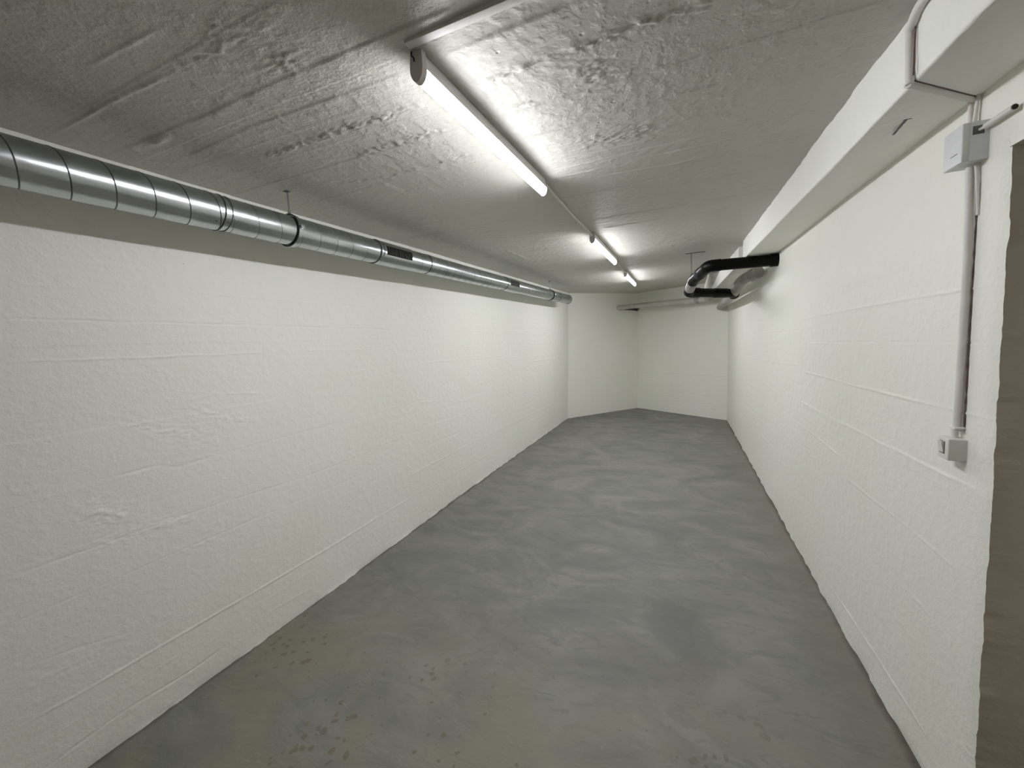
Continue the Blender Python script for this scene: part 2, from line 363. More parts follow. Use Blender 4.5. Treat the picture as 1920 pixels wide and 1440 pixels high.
RIGHT = [
 (px_r((1500,599),(1647,570),(1798,545),(1860,534)), .003, .006, 'ridge'), (px_r((1453,624),(1500,619)), .003, .005, 'groove'),
 (px_r((1475,598),(1503,592)), .003, .005, 'groove'), (px_r((1408,606),(1452,595)), .003, .006, 'groove'),
 (px_r((1504,641),(1580,642),(1785,642),(1860,644)), .003, .005, 'groove'), (px_r((1504,643),(1860,646)), .0015, .006, 'ridge'),
 (px_r((1505,696),(1631,730),(1785,768),(1858,788)), .004, .006, 'ridge'), (px_r((1500,752),(1552,781),(1603,805),(1711,860),(1849,927)), .0038, .006, 'step'),
 (px_r((1500,752),(1603,805),(1711,860),(1849,927)), .003, .005, 'ridge'),
 (px_r((1500,795),(1577,856)), .003, .006, 'ridge'), (px_r((1580,890),(1663,958),(1715,1000),(1800,1075)), .0028, .006, 'ridge'),
 (px_r((1395,668),(1449,679),(1494,684)), .003, .006, 'ridge'), (px_r((1376,738),(1424,783),(1456,811)), .002, .006, 'groove'),
 (px_r((1427,815),(1456,848)), .003, .006, 'ridge'), (px_r((1500,835),(1528,848)), .003, .005, 'groove'),
 (px_r((1478,901),(1532,1000)), .003, .006, 'ridge'), (px_r((1560,1100),(1638,1220),(1742,1390)), .004, .007, 'ridge'),
 (px_r((1504,590),(1503,690),(1501,800)), .0015, .006, 'groove'), (px_r((1517,526),(1604,490)), .002, .006, 'ridge'),
 (px_r((1610,535),(1700,508)), .0015, .006, 'groove'), (px_r((1695,1100),(1715,1120),(1755,1170)), .003, .006, 'rough'),
 (px_r((1790,1380),(1830,1440)), .005, .02, 'rough'), (px_r((1830,1380),(1826,1425)), .005, .02, 'rough'),
 (px_r((1790,1210),(1800,1270)), .003, .02, 'rough'), (px_r((1400,628),(1450,624)), .002, .006, 'groove'),
]
CEIL = [
 (px_c((101,251),(230,182),(325,135)), .005, .012, 'ridge'), (px_c((325,135),(520,38)), .002, .01, 'rough'),
 (px_c((220,283),(396,210),(519,152),(736,57),(860,5)), .006, .008, 'step'),
 (px_c((344,295),(475,237),(574,202),(752,135),(765,130)), .005, .008, 'step'),
 (px_c((487,297),(653,241),(760,206)), .006, .012, 'rough'), (px_c((657,297),(720,275),(853,236)), .005, .011, 'rough'),
 (px_c((172,125),(277,63),(309,49)), .004, .01, 'ridge'), (px_c((172,125),(226,149)), .004, .008, 'ridge'), (px_c((289,176),(356,202)), .004, .01, 'ridge'),
 (px_c((406,30),(405,110)), .005, .012, 'rough'), (px_c((814,107),(875,83),(970,44),(1084,3)), .005, .008, 'step'),
 (px_c((867,167),(942,139),(978,126),(1039,106)), .004, .009, 'rough'), (px_c((1039,106),(1120,78),(1171,56),(1299,13),(1350,-5)), .0048, .012, 'rough'),
 (px_c((1060,130),(1170,140)), .003, .05, 'rough'), (px_c((914,215),(970,197),(1012,189)), .004, .01, 'rough'),
 (px_c((962,264),(1014,250),(1142,215),(1277,175),(1357,155)), .0045, .009, 'ridge'),
 (px_c((720,215),(803,192)), .004, .01, 'rough'), (px_c((640,345),(720,332),(898,285)), .003, .008, 'rough'),
 (px_c((837,376),(962,354)), .003, .008, 'ridge'), (px_c((1036,334),(1130,313)), .0035, .008, 'ridge'), (px_c((1223,292),(1300,275),(1423,248)), .0045, .008, 'ridge'),
 (px_c((1109,332),(1255,308),(1525,250)), .0045, .008, 'ridge'), (px_c((1248,350),(1496,303),(1530,296)), .004, .007, 'ridge'),
 (px_c((1084,293),(1248,255)), .003, .01, 'ridge'), (px_c((1060,275),(1250,235)), .003, .04, 'rough'),
 (px_c((1123,428),(1202,416),(1250,407)), .005, .008, 'step'), (px_c((960,440),(1105,430)), .003, .01, 'ridge'),
 (px_c((679,431),(760,413),(860,395)), .003, .008, 'ridge'), (px_c((747,450),(856,432)), .0035, .008, 'ridge'),
 (px_c((947,468),(989,486)), .007, .012, 'ridge'), (px_c((1103,488),(1132,485)), .005, .012, 'ridge'), (px_c((1193,528),(1290,518)), .006, .012, 'ridge'),
 (px_c((1160,500),(1300,480)), .004, .012, 'ridge'), (px_c((930,520),(1100,500)), .004, .012, 'ridge'), (px_c((990,535),(1165,520)), .004, .012, 'ridge'),
 (px_c((1200,340),(1215,332)), .008, .012, 'ridge'), (px_c((490,130),(560,95)), .004, .03, 'rough'), (px_c((540,110),(556,120)), .006, .01, 'rough'),
]
FLOOR = [
 (px_f((656,1104),(781,1112),(890,1127),(1047,1143),(1140,1148),(1229,1156),(1385,1156),(1500,1187)), .0035, .012, 'step'),
 (px_f((807,1203),(896,1182),(969,1161),(1020,1156)), .003, .01, 'step'),
 (px_f((1372,1010),(1406,1125),(1432,1218),(1448,1281)), .003, .006, 'groove'),
 (px_f((1230,1022),(1290,1028),(1355,1030)), .004, .01, 'step'), (px_f((1190,975),(1290,990),(1310,1000)), .003, .01, 'ridge'),
 (px_f((1230,860),(1300,874)), .004, .012, 'step'), (px_f((1400,1040),(1460,1055)), .003, .01, 'step'),
 (px_f((1250,1250),(1290,1235),(1320,1248),(1350,1290)), .002, .01, 'step'),
]

# ------------------------------------------------------------------ structure
def struct(name, me, m): o = link(name, me, m); o['kind'] = 'structure'; return recenter(o)
def spaced(*parts):
    out = []
    for a, b, s in parts: out.append(np.arange(a, b, s))
    return np.concatenate(out+[[parts[-1][1]]])

# floor
ys = spaced((-2, .3, .1), (.3, 4, .012), (4, 9.7, .03)); xs = np.linspace(-2.5, 1.5, 180)
U, V = np.meshgrid(xs, ys, indexing='ij')
Z = segs(U, V, FLOOR, 50) + .002*fbm(U*1.2, V*1.2, 3, 3)
Z -= Z.max()*0
floor = link('floor', grid_mesh('floor', Wa(U, V, Z)), m_floor); floor['kind'] = 'structure'    # origin left at the camera's foot: the stains are placed in room coordinates

# ceiling
ys = spaced((-2, .3, .1), (.3, 3.6, .0048), (3.6, 9.7, .012)); xs = spaced((-2.45, 1.5, .0115))
U, V = np.meshgrid(xs, ys, indexing='ij')
rg = np.clip(fbm(U*1.1+3, V*2.2, 41, 3)*2.5-.1, 0, 1)*np.clip((4.5-V)/2, 0, 1)
Z = segs(U, V, CEIL, 20)*-1.25 - rg*.0016*np.clip(fbm(U*38, V*60, 43, 4)*2.4-.1, 0, 1.5) - boards(U, V, .148, 11, .003, .0022, 3.1) + .004*fbm(U*.9, V*.9, 5, 3)
bx_, by_ = px_c((296, 262))[0]
Z -= .013*np.exp(-(((U-bx_)/.05)**2+((V-by_)/.016)**2))
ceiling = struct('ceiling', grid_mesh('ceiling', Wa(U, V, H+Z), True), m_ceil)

# left wall: boards stop short of the far corner, where the wall is plain render
ys = spaced((-2, .4, .12), (.4, 2.2, .011), (2.2, 8.022, .022)); zs = spaced((-.02, 2.62, .0046))
U, V = np.meshgrid(ys, zs, indexing='ij')
t = np.clip(V/H, 0, 1); X = XL(U)*(1-t)+XLt(U)*t
pl = np.clip((7.2-U)/.05, 0, 1)
foot = .011*np.clip(fbm(U*11, V*8, 52, 4)*1.6, -.4, 1)*np.exp(-np.abs(V)/.022)   # ragged foot where the paint and mortar meet the slab
Hh = (segs(U, V, LEFT, 30) + boards(U, V, .118, 21, .0012, .0013, 2.9))*pl + .003*fbm(U*.8, V*.8, 8, 3)
wl = struct('wall_left', grid_mesh('wall_left', Wa(X+Hh+foot, U, V), True), m_wall)

# right wall with the doorway beside the camera
YJ, ZD = 1.653, 2.178
def rwall(y0, y1, z0, z1, dy, dz, edge=None):
    ys = spaced((y0, y1, dy)); zs = spaced((z0, z1, dz)); U, V = np.meshgrid(ys, zs, indexing='ij')
    t = np.clip(V/ZB, 0, 1); X = XRf(U)*(1-t)+XRt(U)*t
    h = segs(U, V, RIGHT, 40) + boards(U, V, .16, 33, .0006, .0007, 2.6) + .002*fbm(U*.8, V*.8, 9, 3)
    e = np.exp(-(U-YJ)/.012)*(U >= YJ)*(V < ZD+.02)     # worn arris of the door opening
    U2 = U + np.where(U <= YJ+1e-4, .010*fbm(V*14, V*0, 3, 5)-.004, 0)*(V < ZD)
    foot = .010*np.clip(fbm(U*11, V*8, 57, 4)*1.6, -.4, 1)*np.exp(-np.abs(V)/.022)
    return X-h-foot+e*.006, U2, V
ps = []
X, U, V = rwall(YJ, 8.362, -.02, ZB+.2, .018, .0048); ps.append(grid_mesh('a', Wa(X, U, V)))
edge_y, edge_z, edge_x = U[0], V[0], X[0]
X, U, V = rwall(-2, YJ, ZD, ZB+.2, .03, .02); ps.append(grid_mesh('b', Wa(X, U, V)))
X, U, V = rwall(-2, .62, -.02, ZD, .1, .05); ps.append(grid_mesh('c', Wa(X, U, V)))
wr = struct('wall_right', joinmeshes('wall_right', ps), m_wall)
# the reveal of the doorway: far jamb, head and near jamb
k = edge_z < ZD+.004; ez, ey, ex = edge_z[k], edge_y[k], edge_x[k]
s = np.linspace(0, 1, 22)[:, None]
X = ex[None]*(1-s)+1.32*s; Y = YJ+(ey[None]-YJ)*(1-s)**14 + .002*fbm(s*9+0*ez[None], ez[None]*6+0*s, 12, 3)*np.clip(s*8, 0, 1)
jm = [grid_mesh('j', Wa(X, Y, ez[None]+0*X), True)]
a, b = np.meshgrid(np.linspace(.0, 1, 20), np.linspace(.62, YJ, 40), indexing='ij')
xe = XRf(b)*(1-ZD/ZB)+XRt(b)*(ZD/ZB); jm.append(grid_mesh('h', Wa(xe*(1-a)+1.32*a, b, ZD+0*a), True))
a, b = np.meshgrid(np.linspace(.85, 1.32, 8), np.linspace(0, ZD, 20), indexing='ij'); jm.append(grid_mesh('n', Wa(a, .62+0*a, b)))
struct('trim_3', joinmeshes('trim_3', jm), m_jamb)
bm = bmesh.new(); box(bm, (1.3, .5, -.02), (1.36, 1.8, 2.3)); struct('door_1', finish(bm, 'door_1', False), m_jamb)

# the angled far end
def endwall(name, A, B, seed, lines=()):
    A = np.array(A); B = np.array(B); L = np.linalg.norm(B-A); e = (B-A)/L; n = np.array([e[1], -e[0]])
    us = spaced((0, L, .03)); zs = spaced((-.02, 2.66, .0075)); U, V = np.meshgrid(us, zs, indexing='ij')
    h = boards(U, V, .135, seed, .0022, .003, 4.0) + .003*fbm(U, V, seed, 3) + segs(U, V, lines, seed)
    h *= np.clip(U/.03, 0, 1)*np.clip((L-U)/.03, 0, 1)
    return struct(name, grid_mesh(name, Wa(A[0]+e[0]*U+n[0]*h, A[1]+e[1]*U+n[1]*h, V)), m_back)
endwall('wall_back_left', PL, PD, 61, [([(0,.75),(.9,.76)], .004, .008, 'groove'), ([(0,1.2),(.8,1.21)], .003, .008, 'ridge'), ([(0,.28),(1,.28)], .004, .008, 'ridge')])
endwall('wall_back_right', PD, PR, 67, [([(.4,.85),(2.0,.83)], .004, .009, 'ridge'), ([(.3,1.12),(1.9,1.1)], .003, .009, 'groove'), ([(0,.45),(1.9,.40)], .003, .008, 'groove')])
bm = bmesh.new(); box(bm, (-2.5, -2.1, -.1), (1.5, -2.0, 2.7)); struct('wall_front', finish(bm, 'wall_front', False), m_front)

# the downstand beam along the right wall, in two lengths with a gap between
def beam(name, y0, y1, seed, near=True):
    ys = spaced((y0, y1, .02)); st = []
    xb = np.interp(ys, [-2, 1.27, 1.55, 2.31, 4.17, 8.4], [.70, .597, .589, .572, .512, .385])
    xt = np.interp(ys, [-2, 1.59, 1.75, 2.42, 4.72, 8.4], [.69, .579, .570, .549, .497, .375])
    xw = XRt(ys)+.03
    prof = []
    for a in np.linspace(0, 1, 26): prof.append((xt*(1-a)+xb*a, (H+.012)*(1-a)+ZB*a, 'side', a))
    for a in np.linspace(0, 1, 28)[1:]: prof.append((xb*(1-a)+xw*a, np.full_like(ys, ZB), 'bot', a))
    P = []
    for x, z, k, a in prof:
        x = x.copy() if hasattr(x, 'copy') else x; z = np.zeros_like(ys)+z; n1 = .0022*fbm(ys*2.5, a*3+0*ys, seed, 4)
        n2 = .0012*fbm(ys*30, a*9+0*ys, seed+5, 2)
        ar = .0016*fbm(ys*40, ys*0, seed+3, 2)*math.exp(-((1-a) if k == 'side' else a)/.06)
        if k == 'side': x = x+n1+n2+ar+.003*np.exp(-(1-a)/.03)+.016*fbm(ys*9, a*2+0*ys, seed+8, 5)*math.exp(-a/.07); z = z + (.022*fbm(ys*7, ys*0, seed+8, 5)-.002 if a < .02 else 0)
        else: z = z+n1*.7+n2*.6+ar+.0025*np.exp(-a/.03) + .004*np.exp(-((a-.88)/.02)**2)*np.clip(fbm(ys*2, ys*0, 4, 2)*2+.6, 0, 1)
        P.append(Wa(x, ys, z))
    P = np.stack(P, 0); mes = [grid_mesh(name, P, True)]
    for c, fl in ((0, False), (-1, True)):
        yy = ys[c]; bm = bmesh.new()
        ring = [bm.verts.new(P[i, c]) for i in range(P.shape[0])] + [bm.verts.new(W(xw[c], yy, H+.03)), bm.verts.new(W(xt[c]+.03, yy, H+.03))]
        bm.faces.new(ring); me = bpy.data.meshes.new('e'); bm.to_mesh(me); bm.free(); mes.append(me)
    return struct(name, joinmeshes(name, mes), m_beam)
beam('trim_1', -2, 4.76, 71)
beam('trim_2', 5.06, 8.40, 74)

# ------------------------------------------------------------------ ceiling lamps
def lamp(x0, y0, x1, y1, label):
    o = empty('ceiling_lamp', W((x0+x1)/2, (y0+y1)/2, H-.0), label, 'lamp', 'batten lamps in a line along the ceiling')
    T = lambda a, s, z: W(x0+(x1-x0)*a+s, y0+(y1-y0)*a, z)
    Ln = math.hypot(x1-x0, y1-y0); ec = .022/Ln
    zt, zm, zb, hw = H-.004, H-.050, H-.090, .0215
    def loft(name, prof, a0, a1, m, caps=True):
        bm = bmesh.new(); R = []
        for a in (a0, a1): R.append([bm.verts.new(T(a, s, z)) for s, z in prof])
        n = len(prof)
        for k in range(n): bm.faces.new((R[0][k], R[0][(k+1)%n], R[1][(k+1)%n], R[1][k]))
        if caps: bm.faces.new(R[0]); bm.faces.new(R[1][::-1])
        return link(name, finish(bm, name, True, 35), m, o)
    U = [(-hw, zm)]+[(-hw*math.cos(t), zm-(zm-zb)*math.sin(t)) for t in np.linspace(0, math.pi, 15)]+[(hw, zm)]
    loft('housing', [(-hw+.009, zt), (-hw+.0005, zm+.003), (-hw, zm), (hw, zm), (hw-.0005, zm+.003), (hw-.009, zt)], ec, 1-ec*.4, m_body)
    loft('diffuser', [(s*.97, z) for s, z in U], ec*.99, 1-ec*.35, m_emit)
    g = .0012
    cap = [(-hw-g+.003, zt+.001)]+[(-(hw+g)*math.cos(t), zm-(zm-zb+g)*math.sin(t)) for t in np.linspace(0, math.pi, 15)]+[(hw+g-.003, zt+.001)]
    loft('end_cap', cap, 0, ec, m_cap); loft('end_cap', cap, 1-ec*.35, 1, m_cap)
    bm = bmesh.new(); c = T(0, -.006, H-.030)
    pts = ring_pts(c+Vector((0, -.0015, 0)), Vector((0, 1, 0)), .0055, 14, -.6, math.pi*1.3)
    tube(bm, bend([W(x0-.012, y0-.004, H-.006), W(x0-.011, y0-.007, H-.020), c+Vector((.003, -.006, .004)), c+Vector((.001, -.002, -.004))], .006, 4), .0022, 8)
    link('cable', finish(bm, 'cable'), m_rubber, o)
    for a in (.12, .88):     # mounting clips between housing and ceiling
        bm = bmesh.new(); b = T(a, 0, H); yy = y0+(y1-y0)*a; xx = x0+(x1-x0)*a; box(bm, (xx-.012, yy-.01, H-.008), (xx+.012, yy+.01, H+.003))
        link('mounting_clip', finish(bm, 'mounting_clip', False), m_body, o)
    return o
lamp(-.742, 1.040, -.738, 2.170, 'nearest and largest of the lit white batten lamps, its near end at the cable channel')
lamp(-.757, 3.475, -.772, 4.72, 'middle lit batten lamp on the ceiling, between the nearest and the farthest lamp')
lamp(-.815, 5.84, -.838, 7.12, 'farthest and smallest lit batten lamp, above the end of the room')

# cable channel and the conduits on the ceiling
bm = bmesh.new(); box(bm, (-.745, .990, H-.014), (.60, 1.017, H+.004), .002)
o = link('cable_channel', finish(bm, 'cable_channel', True, 30), m_cond); tag(o, 'flat white cable channel crossing the ceiling from the nearest lamp towards the beam', 'cable channel'); recenter(o)
def conduit(name, pts, r, m, label, cat, rad=.03, group=None, seg=14):
    bm = bmesh.new(); tube(bm, bend(pts, rad), r, seg); o = link(name, finish(bm, name), m)
    tag(o, label, cat, group); return recenter(o)
conduit('conduit', [W(-.738, 2.165, H-.012), W(-.750, 2.29, H-.008), W(-.765, 2.9, H-.007), W(-.770, 3.44, H-.008), W(-.760, 3.478, H-.03)], .0085, m_cond,
        'thin painted conduit on the ceiling between the nearest lamp and the middle lamp', 'conduit')
conduit('conduit', [W(-.772, 4.715, H-.012), W(-.80, 4.85, H-.008), W(-.835, 5.78, H-.008), W(-.818, 5.84, H-.03)], .0085, m_cond,
        'thin painted conduit on the ceiling between the middle lamp and the farthest lamp', 'conduit')

# ------------------------------------------------------------------ spiral duct
DX, DZ, DR = -2.010, CAMZ+.5677*1.14, .0803
DZ0 = DZ
duct = empty('ventilation_duct', W(DX, .2, DZ0), 'round galvanised spiral ventilation duct running under the ceiling along the left wall', 'duct')
def ductsurf(y0, y1, dr=0, pitch=.1215, helix=True, phase=.691-.1215*.25, dy=.005, a0=0, a1=2*math.pi, na=72, closed=True):
    ys = np.arange(y0, y1+dy*.5, dy); th = np.linspace(a0, a1, na+1)
    T, Y = np.meshgrid(th, ys, indexing='ij')       # theta 0 = top, 90 = facing the room (+x), 180 = bottom
    r = DR+dr+0*T
    if helix:
        q = (Y-phase)/pitch - T/(2*math.pi); f = q-np.floor(q); d = np.minimum(f, 1-f)*pitch
        r = r - .0030*np.exp(-(d/.0032)**2) + .0012*np.exp(-((d-.007)/.003)**2)
    r = r + .0008*fbm(Y*3, T*2, 15, 3)*np.sin(T/2)**2
    x = DX+r*np.sin(T); z = DZ0+r*np.cos(T)
    return Wa(x, Y, z)
def pipe_part(name, y0, y1, dr, m, parent, helix=True, **k):
    me = grid_mesh(name, ductsurf(y0, y1, dr, helix=helix, **k), False); return link(name, me, m, parent)
def flip(me):
    me.flip_normals(); return me
def section(y0, y1, dr, ph, rs_, dy=.01, pitch=.1215, start=None):
    o = pipe_part('duct_section', y0, y1, dr, m_galv, duct, helix=False, dy=dy)
    bm = bmesh.new(); y = max(y0, start or y0); pts = []     # lock seam winding round the section
    k0 = (y-ph)/pitch*2*math.pi; k1 = (y1-ph)/pitch*2*math.pi; n = int((k1-k0)/(2*math.pi)*44)
    for i in range(n+1):
        a = k0+(k1-k0)*i/n; yy = ph+pitch*a/(2*math.pi); r = DR+dr-rs_*.35
        pts.append(W(DX+r*math.sin(a), yy, DZ0+r*math.cos(a)))
    tube(bm, pts, rs_, 8); link('spiral_seam', finish(bm, 'spiral_seam'), m_seam, o)
section(-2.0, 1.205, 0, .691-.1215*.25, .0026, start=.35)
section(1.19, 2.245, -.0022, 1.235-.03, .0015)
section(2.585, 4.37, -.0022, 2.66, .0016)
section(4.70, 7.14, -.0022, 4.76, .0018)
pipe_part('collar', 2.225, 2.605, .0010, m_galv, duct, helix=False, dy=.02)
pipe_part('collar', 4.35, 4.72, .0010, m_galv, duct, helix=False, dy=.02)
pipe_part('collar', 2.82, 2.86, .0008, m_galv, duct, helix=False, dy=.01)
pipe_part('collar', 6.50, 6.56, .0008, m_galv, duct, helix=False, dy=.01)
for yy, rr in ((1.206, DR+.0006), (1.236, DR-.0012), (2.225, DR+.0012), (7.135, DR+.001)):
    pts = [Wa(np.array(DX+rr*math.sin(t)), np.array(yy), np.array(DZ0+rr*math.cos(t))) for t in np.linspace(0, 2*math.pi, 49)]
    bm = bmesh.new(); tube(bm, pts, .0022, 6, False)
    link('joint_seam', finish(bm, 'joint_seam'), m_galvdark, duct)
bm = bmesh.new()
rim = [bm.verts.new(Wa(np.array(DX+DR*.99*math.sin(t)), np.array(7.13), np.array(DZ0+DR*.99*math.cos(t)))) for t in np.linspace(0, 2*math.pi, 48, endpoint=False)]
bm.faces.new(rim); link('end_plate', finish(bm, 'end_plate', False), m_galvdark, duct)
for th, yy in ((2.35, 1.172), (2.3, 1.225), (1.0, 2.24)):
    c = Vector(Wa(np.array(DX+DR*math.sin(th)), np.array(yy), np.array(DZ0+DR*math.cos(th)))); n = Vector((math.sin(th), 0, math.cos(th)))
    bm = bmesh.new(); tube(bm, [c, c+n*.003], .0035, 8)
    link('screw', finish(bm, 'screw'), m_galvdark, duct)
def grille(y0, y1, thc, half):
    """saddle grille: a raised frame, a dark opening and upright blades"""
    t0, t1 = thc-half*1.45, thc+half*1.45
    Pt = lambda th, y, r: Vector(Wa(np.array(DX+r*math.sin(th)), np.array(y), np.array(DZ0+r*math.cos(th))))
    R = DR+.006; bm = bmesh.new(); my = .022
    def patch(ta, tb, ya, yb, r, n=6):
        g = [[bm.verts.new(Pt(ta+(tb-ta)*i/n, y, r)) for i in range(n+1)] for y in (ya, yb)]
        for i in range(n): bm.faces.new((g[0][i], g[0][i+1], g[1][i+1], g[1][i]))
    it0, it1 = thc-half, thc+half; iy0, iy1 = y0+my, y1-my
    patch(t0, t1, y0, iy0, R); patch(t0, t1, iy1, y1, R); patch(t0, it0, iy0, iy1, R); patch(it1, t1, iy0, iy1, R)
    # turned-down outer edges
    def edge(a, b, n=10):
        g0 = []; g1 = []
        for i in range(n+1):
            th = a[0]+(b[0]-a[0])*i/n; y = a[1]+(b[1]-a[1])*i/n; g0.append(bm.verts.new(Pt(th, y, R))); g1.append(bm.verts.new(Pt(th, y, DR-.002)))
        for i in range(n): bm.faces.new((g0[i], g0[i+1], g1[i+1], g1[i]))
    edge((t0, y0), (t1, y0)); edge((t0, y1), (t1, y1)); edge((t0, y0), (t0, y1)); edge((t1, y0), (t1, y1))
    bmesh.ops.remove_doubles(bm, verts=bm.verts, dist=1e-5)
    g = link('grille', finish(bm, 'grille', True, 30), m_galv, duct)
    bm = bmesh.new()
    patch(it0, it1, iy0, iy1, DR+.0018); link('opening', finish(bm, 'opening'), m_slot, g)
    N = 17
    for k in range(1, N):
        bm = bmesh.new(); yy = iy0+(iy1-iy0)*k/N; n = 6
        A = [[bm.verts.new(Pt(it0+(it1-it0)*i/n, yy+dy, r)) for i in range(n+1)] for dy, r in ((0, DR+.002), (.001, DR+.0046), (.0022, DR+.0046), (.0012, DR+.002))]
        for r_ in range(4):
            for i in range(n): bm.faces.new((A[r_][i], A[r_][i+1], A[(r_+1)%4][i+1], A[(r_+1)%4][i]))
        link('blade', finish(bm, 'blade'), m_galvdark, g)
grille(2.25, 2.575, math.radians(86), math.radians(21))
grille(4.375, 4.695, math.radians(86), math.radians(21))

def clamp(y, xt, label, x0=DX, z0=DZ0, R=DR, ax=Vector((0, 1, 0)), ztop=H, group='pipe clamps holding the duct'):
    c = W(x0, y, z0); o = empty('pipe_clamp', W(xt, y, ztop), label, 'pipe clamp', group)
    bm = bmesh.new(); n = 48; rows = []
    for dy, r in ((-.011, R+.001), (-.011, R+.0062), (.011, R+.0062), (.011, R+.001)):
        rows.append([bm.verts.new(c+Vector((r*math.sin(t), dy, r*math.cos(t)))) for t in np.linspace(0, 2*math.pi, n, endpoint=False)])
    for a in range(4):
        for k in range(n): bm.faces.new((rows[a][k], rows[a][(k+1)%n], rows[(a+1)%4][(k+1)%n], rows[(a+1)%4][k]))
    link('band', finish(bm, 'band', True, 30), m_galv, o)
    bm = bmesh.new()
    for s in (-1,): tube(bm, [c+Vector(((R+.0045)*math.sin(t), s*.0135, (R+.0045)*math.cos(t))) for t in np.linspace(0, 2*math.pi, n+1)], .0034, 8, False)
    link('rubber_lining', finish(bm, 'rubber_lining'), m_rubber, o)
    top = c+Vector((.0, 0, R+.004)); bm = bmesh.new(); tube(bm, [top, top+Vector((0, 0, .022))], .009, 6); link('nut', finish(bm, 'nut', False), m_galv, o)
    bm = bmesh.new(); tube(bm, [top+Vector((0, 0, .01)), W(xt, y, ztop+.003)], .0042, 10); link('threaded_rod', finish(bm, 'threaded_rod'), m_galv, o)
    bm = bmesh.new(); b = W(xt, y, ztop-.001)
    for v in bmesh.ops.create_cube(bm, size=1)['verts']: v.co = Vector((v.co.x*.034, v.co.y*.02, v.co.z*.005))+b
    link('ceiling_plate', finish(bm, 'ceiling_plate', False), m_galvdark, o)
    for sd in (1, -1):
        bm = bmesh.new(); th = math.radians(84); b = c+Vector((sd*(R+.012)*math.sin(th), 0, (R+.012)*math.cos(th)))
        for v in bmesh.ops.create_cube(bm, size=1)['verts']: v.co = Vector((v.co.x*.02, v.co.y*.022, v.co.z*.004))+b+Vector((0, 0, .004))
        for v in bmesh.ops.create_cube(bm, size=1)['verts']: v.co = Vector((v.co.x*.02, v.co.y*.022, v.co.z*.004))+b-Vector((0, 0, .004))
        tube(bm, [b+Vector((.003*sd, 0, -.012)), b+Vector((.003*sd, 0, .012))], .0035, 8)
        link('lug', finish(bm, 'lug', False), m_galv, o)
    return o
clamp(1.59, DX-.005, 'nearest clamp with rod holding the duct, between the camera and the first grille')
clamp(6.12, DX+.0, 'far clamp holding the duct beyond the second grille', )

# ------------------------------------------------------------------ pipes at the far end
def piperun(name, parent, pts, r, m, rad=.07, seg=28):
    bm = bmesh.new(); tube(bm, bend(pts, rad), r, seg); return link(name, finish(bm, name), m, parent)
def ringpart(name, parent, a, b, r, m):
    bm = bmesh.new(); a = Vector(a); b = Vector(b); d = (b-a)
    tube(bm, [a, a+d*.04, b-d*.04, b], r, 28, True, [r*.97, r, r, r*.97]); return link(name, finish(bm, name), m, parent)
A0, A1, A2, A3 = W(.86, 4.555, 2.321), W(.175, 4.56, 2.333), W(.045, 5.0, 2.262), W(-.012, 5.33, 2.150)
bp_ = empty('drain_pipe', A0, 'black and grey drain pipes coming out of the right wall and looping under the beam', 'pipe')
piperun('straight_pipe', bp_, [A0, A1+(A0-A1)*.08], .0545, m_black)
ringpart('socket', bp_, W(.80, 4.555, 2.321), W(.70, 4.555, 2.322), .0600, m_black)
piperun('elbow', bp_, [A1+(A0-A1)*.16, A1+(A0-A1)*.0, A1+(A2-A1)*.55], .0585, m_black, .085)
ringpart('socket_ring', bp_, A1+(A2-A1)*.45, A1+(A2-A1)*.62, .0615, m_rubber)
piperun('elbow', bp_, [A1+(A2-A1)*.5, A2, A2+(A3-A2)*.18], .0575, m_black, .06)
o = piperun('grey_sleeve', bp_, [A2+(A3-A2)*.1, A3], .0545, m_grey); o['label'] = 'grey length of pipe'
L1 = W(.50, 5.72, 2.128)
piperun('elbow', bp_, [A2+(A3-A2)*.72, A3, A3+(L1-A3)*.22], .0600, m_black, .05)
piperun('lower_pipe', bp_, [A3+(L1-A3)*.1, L1], .0535, m_black)
ringpart('socket_ring', bp_, A3+(L1-A3)*.55, A3+(L1-A3)*.85, .0575, m_black)
gp = bp_
B0, B1, B2, B3 = W(.655, 5.08, 2.277), W(.55, 5.36, 2.247), W(.507, 5.72, 2.140), W(.520, 8.50, 2.090)
gb = piperun('grey_bend', gp, [B0+Vector((.012, -.03, .003)), B1, B2], .0585, m_grey, .14)
ringpart('socket', gp, B0+Vector((.014, -.04, .004)), B0+Vector((-.035, .09, -.01)), .0665, m_grey)
piperun('straight_pipe', gp, [B2+(B1-B2)*.1, B2+(B3-B2)*.05, B3], .0545, m_grey, .05)
ringpart('rubber_ring', gp, B2+Vector((0, .05, -.012)), B2+Vector((.001, .072, -.014)), .0640, m_rubber)
ringpart('clamp_band', gp, B2+Vector((.001, .088, -.016)), B2+Vector((.002, .11, -.018)), .0610, m_galv)
C0, C1 = W(-1.46, 9.06, 2.252), W(.336, 8.28, 2.247)
cp = empty('drain_pipe', W(-.5, 8.6, 2.25), 'pale painted pipe running along the far end wall and turning forward beside the beam', 'pipe')
piperun('end_pipe', cp, [C0, C1, W(.25, 7.9, 2.30)], .058, m_far, .14)
ringpart('socket', cp, C1+(C0-C1)*.09, C1+(C0-C1)*.13, .064, m_grey)
piperun('forward_pipe', cp, [W(.252, 7.95, 2.297), W(.240, 4.64, 2.318)], .050, m_far)
bm = bmesh.new()     # black wedge-shaped block under the pipe where it meets the corner
q = [W(-1.27, 8.93, 2.195), W(-.98, 8.80, 2.200), W(-1.03, 8.83, 2.155), W(-1.12, 8.87, 2.178)]
f = [bm.verts.new(p) for p in q]; g = [bm.verts.new(p+Vector((.03, .09, 0))) for p in q]
bm.faces.new(f); bm.faces.new(g[::-1])
